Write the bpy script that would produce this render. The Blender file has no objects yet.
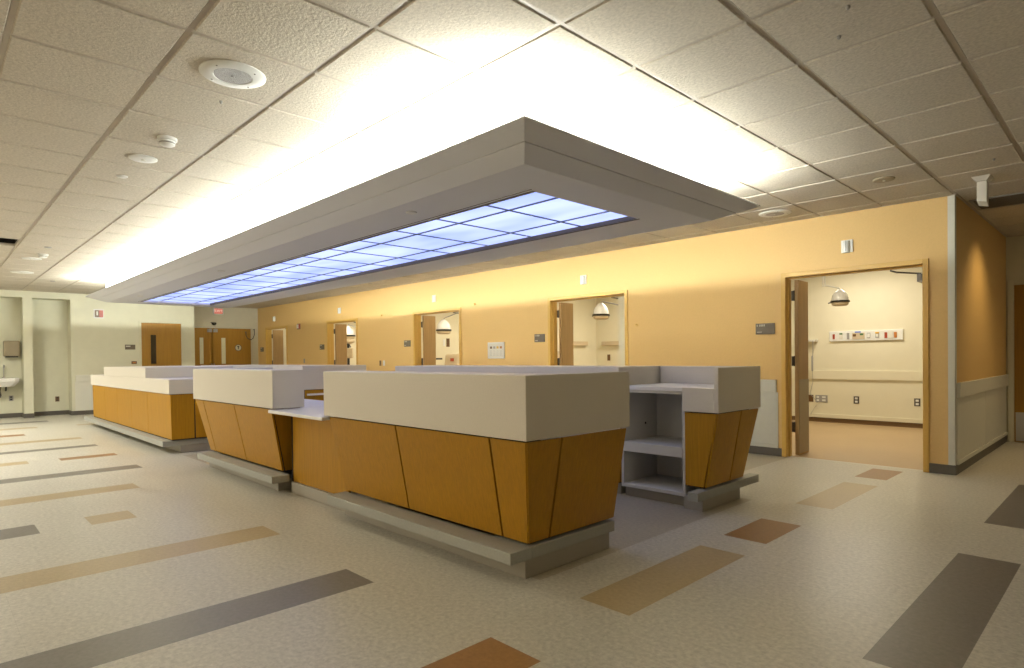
import bpy, bmesh, math, random
from mathutils import Vector, Matrix
random.seed(4)
S = bpy.context.scene
COL = S.collection
ZC = 2.731          # ceiling height
T = 0.6096          # ceiling tile module
WY = 7.23           # face of the yellow wall

# ------------------------------------------------------------------ materials
def srgb(r, g, b):
    def f(c):
        c /= 255.0
        return c/12.92 if c <= 0.04045 else ((c+0.055)/1.055)**2.4
    return (f(r), f(g), f(b), 1)

def mat(name, col, rough=0.6, metal=0.0, noise=0.0, nscale=20.0, bump=0.0, bscale=60.0, stretch=None, spec=0.5, detail=4.0):
    m = bpy.data.materials.new(name); m.use_nodes = True
    nt = m.node_tree; b = nt.nodes['Principled BSDF']
    b.inputs['Base Color'].default_value = col
    b.inputs['Roughness'].default_value = rough
    b.inputs['Metallic'].default_value = metal
    b.inputs['Specular IOR Level'].default_value = spec
    if noise or bump:
        tc = nt.nodes.new('ShaderNodeTexCoord')
        mp = nt.nodes.new('ShaderNodeMapping')
        nt.links.new(tc.outputs['Object'], mp.inputs['Vector'])
        if stretch: mp.inputs['Scale'].default_value = stretch
    if noise:
        n = nt.nodes.new('ShaderNodeTexNoise'); n.inputs['Scale'].default_value = nscale
        n.inputs['Detail'].default_value = detail
        nt.links.new(mp.outputs['Vector'], n.inputs['Vector'])
        cr = nt.nodes.new('ShaderNodeMapRange')
        cr.inputs['From Min'].default_value = 0.3; cr.inputs['From Max'].default_value = 0.7
        cr.inputs['To Min'].default_value = 1-noise; cr.inputs['To Max'].default_value = 1+noise
        nt.links.new(n.outputs['Fac'], cr.inputs['Value'])
        vm = nt.nodes.new('ShaderNodeVectorMath'); vm.operation = 'SCALE'
        vm.inputs[0].default_value = col[:3]
        nt.links.new(cr.outputs['Result'], vm.inputs['Scale'])
        nt.links.new(vm.outputs['Vector'], b.inputs['Base Color'])
    if bump:
        n2 = nt.nodes.new('ShaderNodeTexNoise'); n2.inputs['Scale'].default_value = bscale
        n2.inputs['Detail'].default_value = 3
        nt.links.new(mp.outputs['Vector'], n2.inputs['Vector'])
        bp = nt.nodes.new('ShaderNodeBump'); bp.inputs['Strength'].default_value = bump
        bp.inputs['Distance'].default_value = 0.01
        nt.links.new(n2.outputs['Fac'], bp.inputs['Height'])
        nt.links.new(bp.outputs['Normal'], b.inputs['Normal'])
    return m

def emis(name, col, strength):
    m = bpy.data.materials.new(name); m.use_nodes = True
    nt = m.node_tree; nt.nodes.clear()
    e = nt.nodes.new('ShaderNodeEmission'); o = nt.nodes.new('ShaderNodeOutputMaterial')
    e.inputs['Color'].default_value = col; e.inputs['Strength'].default_value = strength
    nt.links.new(e.outputs[0], o.inputs['Surface'])
    return m

M = {}
M['tile']    = mat('acoustic_ceiling_tile', (0.54,0.49,0.405,1), 0.95, noise=0.12, nscale=60, bump=0.4, bscale=80, spec=0.1, detail=2.0)
M['tbar']    = mat('shaded_ceiling_grid', (0.44,0.385,0.315,1), 0.5)  # light bars darkened in colour to stand for the shadow lines along them
M['yellow']  = mat('yellow_wall_paint', (0.66,0.44,0.165,1), 0.6, noise=0.025, nscale=60, bump=0.05, bscale=180)
M['cream']   = mat('cream_wall_paint', (0.62,0.58,0.43,1), 0.65, noise=0.02, nscale=8)
M['greenish']= mat('pale_green_wall_paint', (0.62,0.605,0.455,1), 0.65, noise=0.02, nscale=8)
M['roomwall']= mat('patient_room_wall_paint', (0.72,0.67,0.50,1), 0.65, noise=0.015, nscale=6)
M['wainscot']= mat('white_wall_protection', (0.66,0.65,0.56,1), 0.45, noise=0.015, nscale=15)
M['base']    = mat('grey_rubber_base', (0.10,0.088,0.07,1), 0.55)
M['brownbase']= mat('brown_rubber_base', (0.16,0.09,0.035,1), 0.55)
M['frame']   = mat('ochre_frame_paint', (0.62,0.385,0.085,1), 0.4)
M['creamframe']= mat('cream_frame_paint', (0.58,0.55,0.42,1), 0.4)
M['solid']   = mat('white_solid_surface', (0.68,0.635,0.55,1), 0.38, noise=0.03, nscale=220, detail=2)
M['solidtop']= mat('white_worktop', (0.80,0.79,0.77,1), 0.35)
M['carcass'] = mat('white_melamine', (0.62,0.605,0.56,1), 0.5)
M['panelwhite'] = mat('white_gypsum_paint', (0.70,0.71,0.73,1), 0.7, bump=0.03, bscale=150)
M['core']    = mat('dark_reveal', (0.012,0.010,0.008,1), 0.8)
M['laminate']= mat('grey_bumper_laminate', (0.36,0.365,0.33,1), 0.5, noise=0.05, nscale=90)
M['plinth']  = mat('grey_metal_plinth', (0.36,0.335,0.28,1), 0.35, noise=0.03, nscale=40, stretch=(1,1,30))
M['steel']   = mat('brushed_steel', (0.42,0.41,0.39,1), 0.35, metal=0.8)
M['darksteel']= mat('dark_steel', (0.10,0.09,0.08,1), 0.4, metal=0.6)
M['plastic'] = mat('white_plastic', (0.72,0.72,0.68,1), 0.4)
M['greyplastic'] = mat('grey_plastic', (0.30,0.29,0.27,1), 0.45)
M['slate']   = mat('taupe_sign_plastic', (0.105,0.085,0.055,1), 0.4)
M['black']   = mat('black_plastic', (0.012,0.012,0.012,1), 0.35)
M['red']     = mat('red_plastic', (0.35,0.05,0.02,1), 0.4)
M['orange']  = mat('orange_plastic', (0.50,0.18,0.03,1), 0.4)
M['green']   = mat('green_plastic', (0.06,0.16,0.06,1), 0.4)
M['blue']    = mat('blue_plastic', (0.10,0.18,0.55,1), 0.4)
M['yellowp'] = mat('amber_plastic', (0.70,0.42,0.05,1), 0.4)
M['brownp']  = mat('brown_plastic', (0.13,0.065,0.02,1), 0.4)
M['lightplate'] = mat('light_switch_plate', (0.68,0.66,0.58,1), 0.4)
M['kick']    = mat('grey_kick_plate', (0.30,0.25,0.16,1), 0.35, metal=0.3)
M['porcelain'] = mat('white_porcelain', (0.75,0.74,0.70,1), 0.15)
M['beige']   = mat('beige_vinyl', (0.55,0.45,0.30,1), 0.5)
M['glassd']  = mat('dark_glass', (0.01,0.01,0.01,1), 0.08)
M['pale']    = mat('pale_glass', (0.62,0.62,0.46,1), 0.15)

def wood(name, col, dark=0.78, stretch=(38,38,1.4)):
    m = bpy.data.materials.new(name); m.use_nodes = True
    nt = m.node_tree; b = nt.nodes['Principled BSDF']
    tc = nt.nodes.new('ShaderNodeTexCoord'); mp = nt.nodes.new('ShaderNodeMapping')
    mp.inputs['Scale'].default_value = stretch
    nt.links.new(tc.outputs['Object'], mp.inputs['Vector'])
    n = nt.nodes.new('ShaderNodeTexNoise'); n.inputs['Scale'].default_value = 2.2
    n.inputs['Detail'].default_value = 6; n.inputs['Roughness'].default_value = 0.65
    n.inputs['Distortion'].default_value = 0.3
    nt.links.new(mp.outputs['Vector'], n.inputs['Vector'])
    r = nt.nodes.new('ShaderNodeValToRGB')
    r.color_ramp.elements[0].position = 0.3; r.color_ramp.elements[1].position = 0.7
    r.color_ramp.elements[0].color = (col[0]*dark, col[1]*dark, col[2]*dark, 1)
    r.color_ramp.elements[1].color = (col[0]*1.05, col[1]*1.05, col[2]*1.05, 1)
    nt.links.new(n.outputs['Fac'], r.inputs['Fac'])
    nt.links.new(r.outputs['Color'], b.inputs['Base Color'])
    b.inputs['Roughness'].default_value = 0.45
    b.inputs['Specular IOR Level'].default_value = 0.28
    return m
M['wood']   = wood('anigre_veneer', (0.44,0.22,0.008))
M['woodgap']= wood('veneer_end_panel', (0.38,0.185,0.008))
M['door']   = wood('door_veneer', (0.34,0.175,0.022), 0.8, (22,22,0.9))
M['leaf']   = wood('room_lit_door_veneer', (0.42,0.27,0.115), 0.82, (22,22,0.9))  # door veneer again, with the patient rooms' different light put into its colour

# floor tiles : a soft speckle, fine joints of the tile field
def vinyl(name, col, joints=True, sp=0.10, rough=0.34):
    m = bpy.data.materials.new(name); m.use_nodes = True
    nt = m.node_tree; b = nt.nodes['Principled BSDF']
    tc = nt.nodes.new('ShaderNodeTexCoord')
    n = nt.nodes.new('ShaderNodeTexNoise'); n.inputs['Scale'].default_value = 42; n.inputs['Detail'].default_value = 6
    n.inputs['Roughness'].default_value = 0.7
    n2 = nt.nodes.new('ShaderNodeTexNoise'); n2.inputs['Scale'].default_value = 1.3; n2.inputs['Detail'].default_value = 3
    nt.links.new(tc.outputs['Object'], n.inputs['Vector']); nt.links.new(tc.outputs['Object'], n2.inputs['Vector'])
    a = nt.nodes.new('ShaderNodeMapRange'); a.inputs['From Min'].default_value = .3; a.inputs['From Max'].default_value = .7
    a.inputs['To Min'].default_value = 1-sp; a.inputs['To Max'].default_value = 1+sp
    nt.links.new(n.outputs['Fac'], a.inputs['Value'])
    c = nt.nodes.new('ShaderNodeMapRange'); c.inputs['From Min'].default_value = .3; c.inputs['From Max'].default_value = .7
    c.inputs['To Min'].default_value = .97; c.inputs['To Max'].default_value = 1.03
    nt.links.new(n2.outputs['Fac'], c.inputs['Value'])
    mu = nt.nodes.new('ShaderNodeMath'); mu.operation = 'MULTIPLY'
    nt.links.new(a.outputs['Result'], mu.inputs[0]); nt.links.new(c.outputs['Result'], mu.inputs[1])
    last = mu.outputs[0]
    if joints:
        br = nt.nodes.new('ShaderNodeTexBrick'); br.offset = 0; br.offset_frequency = 1
        br.inputs['Scale'].default_value = 1.0
        br.inputs['Brick Width'].default_value = 0.586; br.inputs['Row Height'].default_value = 0.586
        br.inputs['Mortar Size'].default_value = 0.0015; br.inputs['Mortar Smooth'].default_value = 0.5
        br.inputs['Color1'].default_value = (1,1,1,1); br.inputs['Color2'].default_value = (0.985,0.985,0.985,1)
        br.inputs['Mortar'].default_value = (0.86,0.86,0.86,1)
        mp = nt.nodes.new('ShaderNodeMapping'); mp.inputs['Location'].default_value = (1.94+0.293, -3.81, 0)
        nt.links.new(tc.outputs['Object'], mp.inputs['Vector']); nt.links.new(mp.outputs['Vector'], br.inputs['Vector'])
        m2 = nt.nodes.new('ShaderNodeMath'); m2.operation = 'MULTIPLY'
        nt.links.new(last, m2.inputs[0]); nt.links.new(br.outputs['Color'], m2.inputs[1]); last = m2.outputs[0]
    v = nt.nodes.new('ShaderNodeVectorMath'); v.operation = 'SCALE'; v.inputs[0].default_value = col[:3]
    nt.links.new(last, v.inputs['Scale']); nt.links.new(v.outputs['Vector'], b.inputs['Base Color'])
    b.inputs['Roughness'].default_value = rough
    b.inputs['Specular IOR Level'].default_value = 0.35
    return m
F = {'field': vinyl('beige_floor_tile', (0.54,0.515,0.44,1), sp=.24),
     'grey':  vinyl('dark_grey_floor_tile', (0.175,0.16,0.135,1), False, .18),
     'tan':   vinyl('tan_floor_tile', (0.42,0.325,0.18,1), False, .14),
     'brown': vinyl('rust_floor_tile', (0.29,0.15,0.055,1), False, .16),
     'mid':   vinyl('taupe_floor_tile', (0.42,0.375,0.285,1), True, .2),
     'room':  vinyl('patient_room_floor', (0.45,0.315,0.165,1), False, .06, .45),
     'sill':  vinyl('pale_threshold', (0.62,0.60,0.52,1), False, .03)}

# ------------------------------------------------------------------ mesh tools
class MB:
    def __init__(s, root=None):
        s.v, s.f, s.m = [], [], []
        s.o = Vector(root.location) if root is not None else Vector((0,0,0))
        s.root = root
    def poly(s, pts, mi=0):
        b = len(s.v)
        s.v += [Vector(p) for p in pts]; s.f.append(tuple(range(b, b+len(pts)))); s.m.append(mi)
    def box(s, x0, x1, y0, y1, z0, z1, mi=0):
        p = [(x0,y0,z0),(x1,y0,z0),(x1,y1,z0),(x0,y1,z0),(x0,y0,z1),(x1,y0,z1),(x1,y1,z1),(x0,y1,z1)]
        s.hexa(p, mi); return s
    def hexa(s, p, mi=0):     # 4 bottom points ccw from above, 4 top points
        b = len(s.v); s.v += [Vector(q) for q in p]
        for f in ((3,2,1,0),(4,5,6,7),(0,1,5,4),(1,2,6,5),(2,3,7,6),(3,0,4,7)):
            s.f.append(tuple(b+i for i in f)); s.m.append(mi)
        return s
    def prism(s, pts, z0, z1, mi=0):   # vertical prism over a ccw outline
        n = len(pts); b = len(s.v)
        s.v += [Vector((x,y,z0)) for x,y in pts] + [Vector((x,y,z1)) for x,y in pts]
        s.f.append(tuple(b+i for i in reversed(range(n)))); s.m.append(mi)
        s.f.append(tuple(b+n+i for i in range(n))); s.m.append(mi)
        for i in range(n):
            j = (i+1) % n
            s.f.append((b+i, b+j, b+n+j, b+n+i)); s.m.append(mi)
        return s
    def lathe(s, c, prof, axis='z', seg=28, mi=0):   # prof: (radius, offset) pairs
        c = Vector(c); b = len(s.v); n = len(prof)
        for r, h in prof:
            for k in range(seg):
                a = 2*math.pi*k/seg
                u, w = r*math.cos(a), r*math.sin(a)
                d = {'z':(u,w,h), 'y':(u,h,w), 'x':(h,u,w)}[axis]
                s.v.append(c+Vector(d))
        for i in range(n-1):
            for k in range(seg):
                k2 = (k+1) % seg
                s.f.append((b+i*seg+k, b+i*seg+k2, b+(i+1)*seg+k2, b+(i+1)*seg+k)); s.m.append(mi)
        s.f.append(tuple(b+k for k in reversed(range(seg)))); s.m.append(mi)
        s.f.append(tuple(b+(n-1)*seg+k for k in range(seg))); s.m.append(mi)
        return s
    def tube(s, pts, r, seg=10, mi=0):
        pts = [Vector(p) for p in pts]; rings = []
        for i, p in enumerate(pts):
            d = (pts[min(i+1,len(pts)-1)]-pts[max(i-1,0)]).normalized()
            up = Vector((0,0,1)) if abs(d.z) < .95 else Vector((1,0,0))
            u = d.cross(up).normalized(); w = u.cross(d).normalized()
            b = len(s.v)
            for k in range(seg):
                a = 2*math.pi*k/seg
                s.v.append(p + u*r*math.cos(a) + w*r*math.sin(a))
            rings.append(b)
        for a, b in zip(rings, rings[1:]):
            for k in range(seg):
                k2 = (k+1) % seg
                s.f.append((a+k, a+k2, b+k2, b+k)); s.m.append(mi)
        s.f.append(tuple(rings[0]+k for k in reversed(range(seg)))); s.m.append(mi)
        s.f.append(tuple(rings[-1]+k for k in range(seg))); s.m.append(mi)
        return s
    def build(s, name, mats, parent=None, bevel=0, smooth=False, seg=2):
        o0 = s.o
        if parent is None and s.root is not None: parent = s.root
        if parent is not None:
            w = Vector((0,0,0)); q = parent
            while q is not None: w += q.location; q = q.parent
            o0 = w
        me = bpy.data.meshes.new(name)
        me.from_pydata([tuple(v-o0) for v in s.v], [], s.f)
        for m in (mats if isinstance(mats, (list,tuple)) else [mats]): me.materials.append(m)
        for p, mi in zip(me.polygons, s.m): p.material_index = mi
        bm = bmesh.new(); bm.from_mesh(me); bmesh.ops.recalc_face_normals(bm, faces=bm.faces); bm.to_mesh(me); bm.free()
        if smooth:
            for p in me.polygons: p.use_smooth = True
        o = bpy.data.objects.new(name, me); COL.objects.link(o)
        if parent is not None: o.parent = parent
        if bevel:
            bv = o.modifiers.new('bevel', 'BEVEL'); bv.width = bevel; bv.segments = seg
            bv.limit_method = 'ANGLE'; bv.angle_limit = math.radians(40)
        if smooth:
            try:
                for e in me.edges: pass
                me.set_sharp_from_angle(angle=math.radians(40))
            except Exception: pass
        return o

def tag(o, label=None, cat=None, group=None, kind=None):
    if label: o['label'] = label
    if cat: o['category'] = cat
    if group: o['group'] = group
    if kind: o['kind'] = kind
    return o
def thing(name, loc, label, cat, group=None, kind=None):
    o = bpy.data.objects.new(name, None); COL.objects.link(o); o.location = loc
    o.empty_display_size = .1
    return tag(o, label, cat, group, kind)
def struct(o, label, cat='wall'):
    return tag(o, label, cat, None, 'structure')
def copy_tree(o, parent=None):
    c = o.copy(); COL.objects.link(c)
    if parent is not None: c.parent = parent
    for ch in [k for k in bpy.data.objects if k.parent == o]:
        copy_tree(ch, c)
    return c
def dup(src, loc, label, group=None):
    c = copy_tree(src); c.location = loc; c['label'] = label
    if group: c['group'] = group
    return c

def grid_surface(xs, ys, z, pick, name, mats, up=True):
    me_v = {}; V = []; FF = []; MI = []
    def vid(x, y):
        k = (round(x,5), round(y,5))
        if k not in me_v: me_v[k] = len(V); V.append((x, y, z))
        return me_v[k]
    for i in range(len(xs)-1):
        for j in range(len(ys)-1):
            mi = pick((xs[i]+xs[i+1])/2, (ys[j]+ys[j+1])/2)
            if mi is None: continue
            q = [vid(xs[i],ys[j]), vid(xs[i+1],ys[j]), vid(xs[i+1],ys[j+1]), vid(xs[i],ys[j+1])]
            FF.append(q if up else q[::-1]); MI.append(mi)
    me = bpy.data.meshes.new(name); me.from_pydata(V, [], FF)
    for m in mats: me.materials.append(m)
    for p, mi in zip(me.polygons, MI): p.material_index = mi
    o = bpy.data.objects.new(name, me); COL.objects.link(o)
    return o

X0, X1, Y0, Y1 = -18.4, 5.2, -4.6, 11.42

# ------------------------------------------------------------------ floor
fk = ['field','grey','tan','brown','mid','room','sill']
W = .29
R = [  # inlaid strips: x0,x1,y0,y1,kind
 (-15.66,-15.33,-.9,1.83,1), (-14.29,-14.02,-.4,1.51,2), (-13.02,-12.72,.3,1.21,3), (-11.77,-11.50,-2.0,1.79,2),
 (-10.57,-10.33,-1.2,1.79,1), (-9.36,-9.12,1.2,1.79,3), (-9.42,-9.15,-.9,.9,2), (-8.12,-7.83,-1.5,1.77,1),
 (-6.90,-6.60,-2.6,1.47,2), (-5.67,-5.36,.88,1.17,2), (-5.69,-5.36,-.6,.58,1), (-4.42,-4.11,-1.8,1.75,2),
 (-3.16,-2.86,-2.9,1.72,1), (-1.94,-1.645,-.1,1.73,3), (-1.94,-1.645,2.32,3.505,2), (-1.94,-1.655,3.81,4.39,3),
 (-1.94,-1.66,5.015,6.17,2), (-1.955,-1.68,6.51,7.10,3), (-.765,-.475,2.63,4.43,1), (-.775,-.49,5.33,7.10,1),
 (-14.18,-13.95,2.1,2.6,2), (.45,.74,1.4,3.2,2), (.45,.74,4.4,5.6,3), (1.65,1.94,2.2,4.9,1), (2.9,3.2,.3,2.9,2)]
MIDS = [(-8.44,-2.245,2.36,4.30), (-2.86,-2.245,4.30,4.90),(-18.4,-2.86,4.30,5.25),(-18.4,-2.86,6.05,WY),(-2.30,-2.245,2.36,4.3)]
def pickf(x, y):
    if y > WY+.10 and x < -1.27: return 5
    if y > WY+.055 and x < -1.27: return 6
    for a,b,c,d,k in R:
        if a < x < b and c < y < d: return k
    for a,b,c,d in MIDS:
        if a < x < b and c < y < d: return 4
    return 0
xs = sorted({X0-.3,X1+.2,-1.27} | {v for r in R for v in r[:2]} | {v for r in MIDS for v in r[:2]})
ys = sorted({Y0-.2,Y1+.2,WY+.055,WY+.10,WY} | {v for r in R for v in r[2:4]} | {v for r in MIDS for v in r[2:4]})
fl = grid_surface(xs, ys, 0, pickf, 'floor', [F[k] for k in fk])
struct(fl, 'beige speckled tile floor with inlaid grey, tan and rust strips', 'floor')

# ------------------------------------------------------------------ ceiling : tegular tiles hung in a grid
gx, gy = -1.873, 2.750
mb = MB()
i0, i1 = math.floor((X0-gx)/T)-1, math.ceil((X1-gx)/T)+1
j0, j1 = math.floor((Y0-gy)/T)-1, math.ceil((Y1-gy)/T)+1
hole = (-14, -4)
for i in range(i0, i1):
    for j in range(j0, j1):
        x, y = gx+i*T, gy+j*T
        e = .0125
        if x+T < X0-.2 or x > X1+.2 or y+T < Y0-.2 or y > Y1+.2: continue
        if (i, j) == hole: continue
        cx, cy = x+T/2, y+T/2
        if -13.3 < x and x+T < -2.6 and 2.6 < y and y+T < 4.65: continue      # above the canopy box
        a, b, c, d = x+e, x+T-e, y+e, y+T-e
        s = .006
        z = ZC; zt = ZC+.009
        mb.poly([(a+s,c+s,z),(a+s,d-s,z),(b-s,d-s,z),(b-s,c+s,z)])
        mb.poly([(a,c,zt),(b,c,zt),(b-s,c+s,z),(a+s,c+s,z)]); mb.poly([(b,c,zt),(b,d,zt),(b-s,d-s,z),(b-s,c+s,z)])
        mb.poly([(b,d,zt),(a,d,zt),(a+s,d-s,z),(b-s,d-s,z)]); mb.poly([(a,d,zt),(a,c,zt),(a+s,c+s,z),(a+s,d-s,z)])
hx, hy = gx+hole[0]*T, gy+hole[1]*T
# plenum box over the missing tile
mb.box(hx-.0, hx+T, hy, hy+T, ZC+.45, ZC+.47, 2)
mb.box(hx-.02, hx+.005, hy, hy+T, ZC+.012, ZC+.46, 2); mb.box(hx+T-.005, hx+T+.02, hy, hy+T, ZC+.012, ZC+.46, 2)
mb.box(hx, hx+T, hy-.02, hy+.005, ZC+.012, ZC+.46, 2); mb.box(hx, hx+T, hy+T-.005, hy+T+.02, ZC+.012, ZC+.46, 2)
# grid bars (with the slot of the missing tile left open)
zb = ZC+.0065
for i in range(i0, i1+1):
    x = gx+i*T; mb.box(x-.012, x+.012, Y0-.2, Y1+.2, zb, zb+.03, 1)
for j in range(j0, j1+1):
    y = gy+j*T; mb.box(X0-.2, X1+.2, y-.012, y+.012, zb+.0005, zb+.0295, 1)
ce = mb.build('ceiling', [M['tile'], M['tbar'], M['core']])
struct(ce, 'suspended ceiling of off-white mineral tiles in a metal grid', 'ceiling')
dk = MB().box(X0-.3, hx-.02, Y0-.3, Y1+.3, ZC+.5, ZC+.55).box(hx-.02, X1+.3, Y0-.3, Y1+.3, ZC+.5, ZC+.55)
struct(dk.build('ceiling_deck', M['core']), 'dark deck above the suspended ceiling', 'ceiling')
pt = thing('conduit', (hx+.3, hy+.3, ZC+.2), 'grey pipe seen in the dark opening of the missing ceiling tile', 'pipe')
MB(pt).tube([(hx+.1,hy+.03,ZC+.14),(hx+.32,hy+.30,ZC+.14),(hx+.45,hy+.57,ZC+.14)], .022).build('pipe', M['steel'], pt, smooth=True)
MB(pt).tube([(hx+.32,hy+.30,ZC+.14),(hx+.32,hy+.30,ZC+.449)], .008).build('hanger', M['steel'], pt)

# ------------------------------------------------------------------ walls
doors = [(-2.94,-1.485), (-6.64,-5.10), (-10.38,-8.84), (-14.08,-12.60), (-17.83,-16.36)]
DH = 2.14                      # frame top
mb = MB()
edges = [X0-.2] + [v for d in reversed(doors) for v in (d[0]+.02, d[1]-.02)] + [-1.27]
for k in range(0, len(edges), 2):
    mb.box(edges[k], edges[k+1], WY, WY+.13, 0, ZC+.012)
for d in doors: mb.box(d[0]+.02, d[1]-.02, WY, WY+.13, DH-.02, ZC+.012)
mb.box(-1.40, -1.27, WY+.13, 10.42, 0, ZC+.012)
struct(mb.build('wall_north', M['yellow']), 'long yellow wall with five door openings and its return into the corridor')
# cream facing of the wall on the rooms' side
mb = MB()
for k in range(0, len(edges), 2):
    mb.box(edges[k], min(edges[k+1], -1.402), WY+.1305, WY+.14, 0, ZC+.012)
for d in doors: mb.box(d[0]+.02, d[1]-.02, WY+.1305, WY+.14, DH-.02, ZC+.012)
mb.box(-1.412, -1.4005, WY+.14, Y1, 0, ZC+.012)
struct(mb.build('wall_room_front', M['roomwall']), 'cream inner face of the patient rooms')
struct(MB().box(X0-.2, -1.412, Y1, Y1+.12, 0, ZC+.012).build('wall_room_back', M['roomwall']), 'cream back wall of the patient rooms')
PX = [-5.25, -8.97, -12.69, -16.41]
mb = MB()
for x in PX: mb.box(x-.12, x, WY+.14, Y1, 0, ZC+.012)
mb.box(X0-.32, X0-.2, WY+.13, Y1, 0, ZC+.012)
struct(mb.build('wall_room_divider', M['roomwall']), 'cream dividing walls between the patient rooms')
struct(MB().box(-1.27, X1, 10.42, 10.54, 0, ZC+.012).build('wall_corridor_end', M['cream']), 'cream wall at the end of the side corridor')
struct(MB().box(X1, X1+.12, Y0-.12, 10.54, 0, ZC+.012).build('wall_east', M['cream']), 'cream wall on the east side')
struct(MB().box(X0-.2, X1+.12, Y0-.12, Y0, 0, ZC+.012).build('wall_south', M['cream']), 'cream wall behind the viewpoint')
# west wall with its two niches
XW = -16.7
n1, n2, nz = (.55, 1.575), (1.735, 2.41), 2.59
mb = MB()
mb.box(XW-.55, XW, Y0, n1[0], 0, ZC+.012)
mb.box(XW-.55, XW, n1[1], n2[0], 0, ZC+.012)
mb.box(XW-.55, XW, n2[1], 4.97, 0, ZC+.012)
mb.box(XW-.55, XW, n1[0], n1[1], nz, ZC+.012); mb.box(XW-.55, XW, n2[0], n2[1], nz, ZC+.012)
mb.box(XW-.60, XW-.42, n1[0], n1[1], 0, nz); mb.box(XW-.60, XW-.42, n2[0], n2[1], 0, nz)
mb.box(X0, XW-.55, 4.85, 4.97, 0, ZC+.012)
struct(mb.build('wall_west', M['greenish']), 'pale green end wall with two tall niches')
struct(MB().box(X0-.12, X0, 4.85, WY, 0, ZC+.012).build('wall_west_recess', M['cream']), 'cream end wall set back around the double doors')

# baseboards
b = MB()
bh, bt = .095, .008
ends = [(edges[0], doors[4][0])] + [(doors[k+1][1], doors[k][0]) for k in range(3,-1,-1)] + [(doors[0][1], -1.27)]
for a, c in ends: b.box(a, c, WY-bt, WY, 0, bh)
b.box(-1.27, -1.27+bt, WY-bt, 10.42, 0, bh)
struct(b.build('baseboard_north', M['base']), 'grey rubber base along the yellow wall', 'baseboard')
b = MB()
b.box(XW, XW+bt, Y0, n1[0], 0, bh); b.box(XW, XW+bt, n1[1]-bt, n2[0]+bt, 0, bh); b.box(XW, XW+bt, n2[1]-bt, 3.76, 0, bh); b.box(XW, XW+bt, 4.69, 4.97, 0, bh)
for n in (n1, n2):
    b.box(XW-.42, XW-.42+bt, n[0], n[1], 0, bh)
    b.box(XW-.42, XW, n[1]-bt, n[1], 0, bh); b.box(XW-.42, XW, n[0], n[0]+bt, 0, bh)
struct(b.build('baseboard_west', M['base']), 'grey rubber base along the end wall and niches', 'baseboard')
b = MB()
for a, c in ((-5.25,-1.412),(-8.97,-5.37),(-12.69,-9.09),(-16.41,-12.81)):
    b.box(a, c, Y1-.012, Y1, 0, .075); b.box(a, a+.012, WY+.16, Y1-.012, 0, .075)
struct(b.build('baseboard_rooms', M['brownbase']), 'brown base in the patient rooms', 'baseboard')
struct(MB().box(-.15, X1, 10.412, 10.42, 0, bh).build('baseboard_corridor', M['base']), 'grey base at the corridor end', 'baseboard')

# wall protection: white wainscot with its rail
def wains(name, segs, label):
    m = MB()
    for ax, a, c, p, s in segs:        # axis, from, to, plane, sign of the side it stands on
        def bx(z0, z1, t, e=0):
            lo, hi = sorted((p, p+s*t))
            if ax == 'x': m.box(a+e, c-e, lo, hi, z0, z1)
            else: m.box(lo, hi, a+e, c-e, z0, z1)
        bx(.095, .752, .006)
        bx(.752, .90, .030, .015)
        bx(.095, .135, .020, .0)
        n = max(1, int((c-a)/1.2))
        for k in range(1, n):
            v = a+(c-a)*k/n
            if ax == 'x': m.box(v-.012, v+.012, *sorted((p, p+s*.009)), .135, .752)
            else: m.box(*sorted((p, p+s*.009)), v-.012, v+.012, .135, .752)
    return struct(m.build(name, M['wainscot'], bevel=.003), label, 'wall rail')
wains('trim_1', [('x', a+.0, c-.045, WY, -1) for a, c in ends[1:-1]], 'white wainscot and handrail on the yellow wall between doors')
wains('trim_2', [('y', WY+.05, 10.40, -1.27, 1)], 'white wainscot and rail on the corridor side of the yellow wall')
wains('trim_3', [('y', 2.47, 3.75, XW, 1), ('y', Y0, .5, XW, 1)], 'white wainscot and rail on the pale green end wall')
m = MB()
for a, c in ((-5.25,-1.412),(-8.97,-5.37),(-12.69,-9.09),(-16.41,-12.81)):
    m.box(a, c, Y1-.035, Y1, .755, .91); m.box(a, c, Y1-.006, Y1, .14, .755); m.box(a, c, Y1-.035, Y1, .078, .145)
struct(m.build('trim_4', M['roomwall'], bevel=.004), 'cream wainscot and rails on the back wall of the rooms', 'wall rail')
# corner guard
m = MB().box(-1.328, -1.268, WY-.003, WY, .095, ZC-.002).box(-1.2705, -1.268, WY-.003, WY+.06, .095, ZC-.002)
struct(m.build('trim_5', M['wainscot']), 'white corner guard on the yellow wall corner', 'corner guard')
# wall angle at ceiling
m = MB().box(X0, -1.27, WY-.02, WY, ZC-.001, ZC+.012).box(XW, XW+.02, Y0, 4.97, ZC-.001, ZC+.012).box(-1.27, -1.25, WY-.02, 10.42, ZC-.001, ZC+.012).box(-1.27, X1, 10.40, 10.42, ZC-.001, ZC+.012)
struct(m.build('trim_6', M['tbar']), 'metal wall angle carrying the ceiling grid', 'trim')

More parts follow.
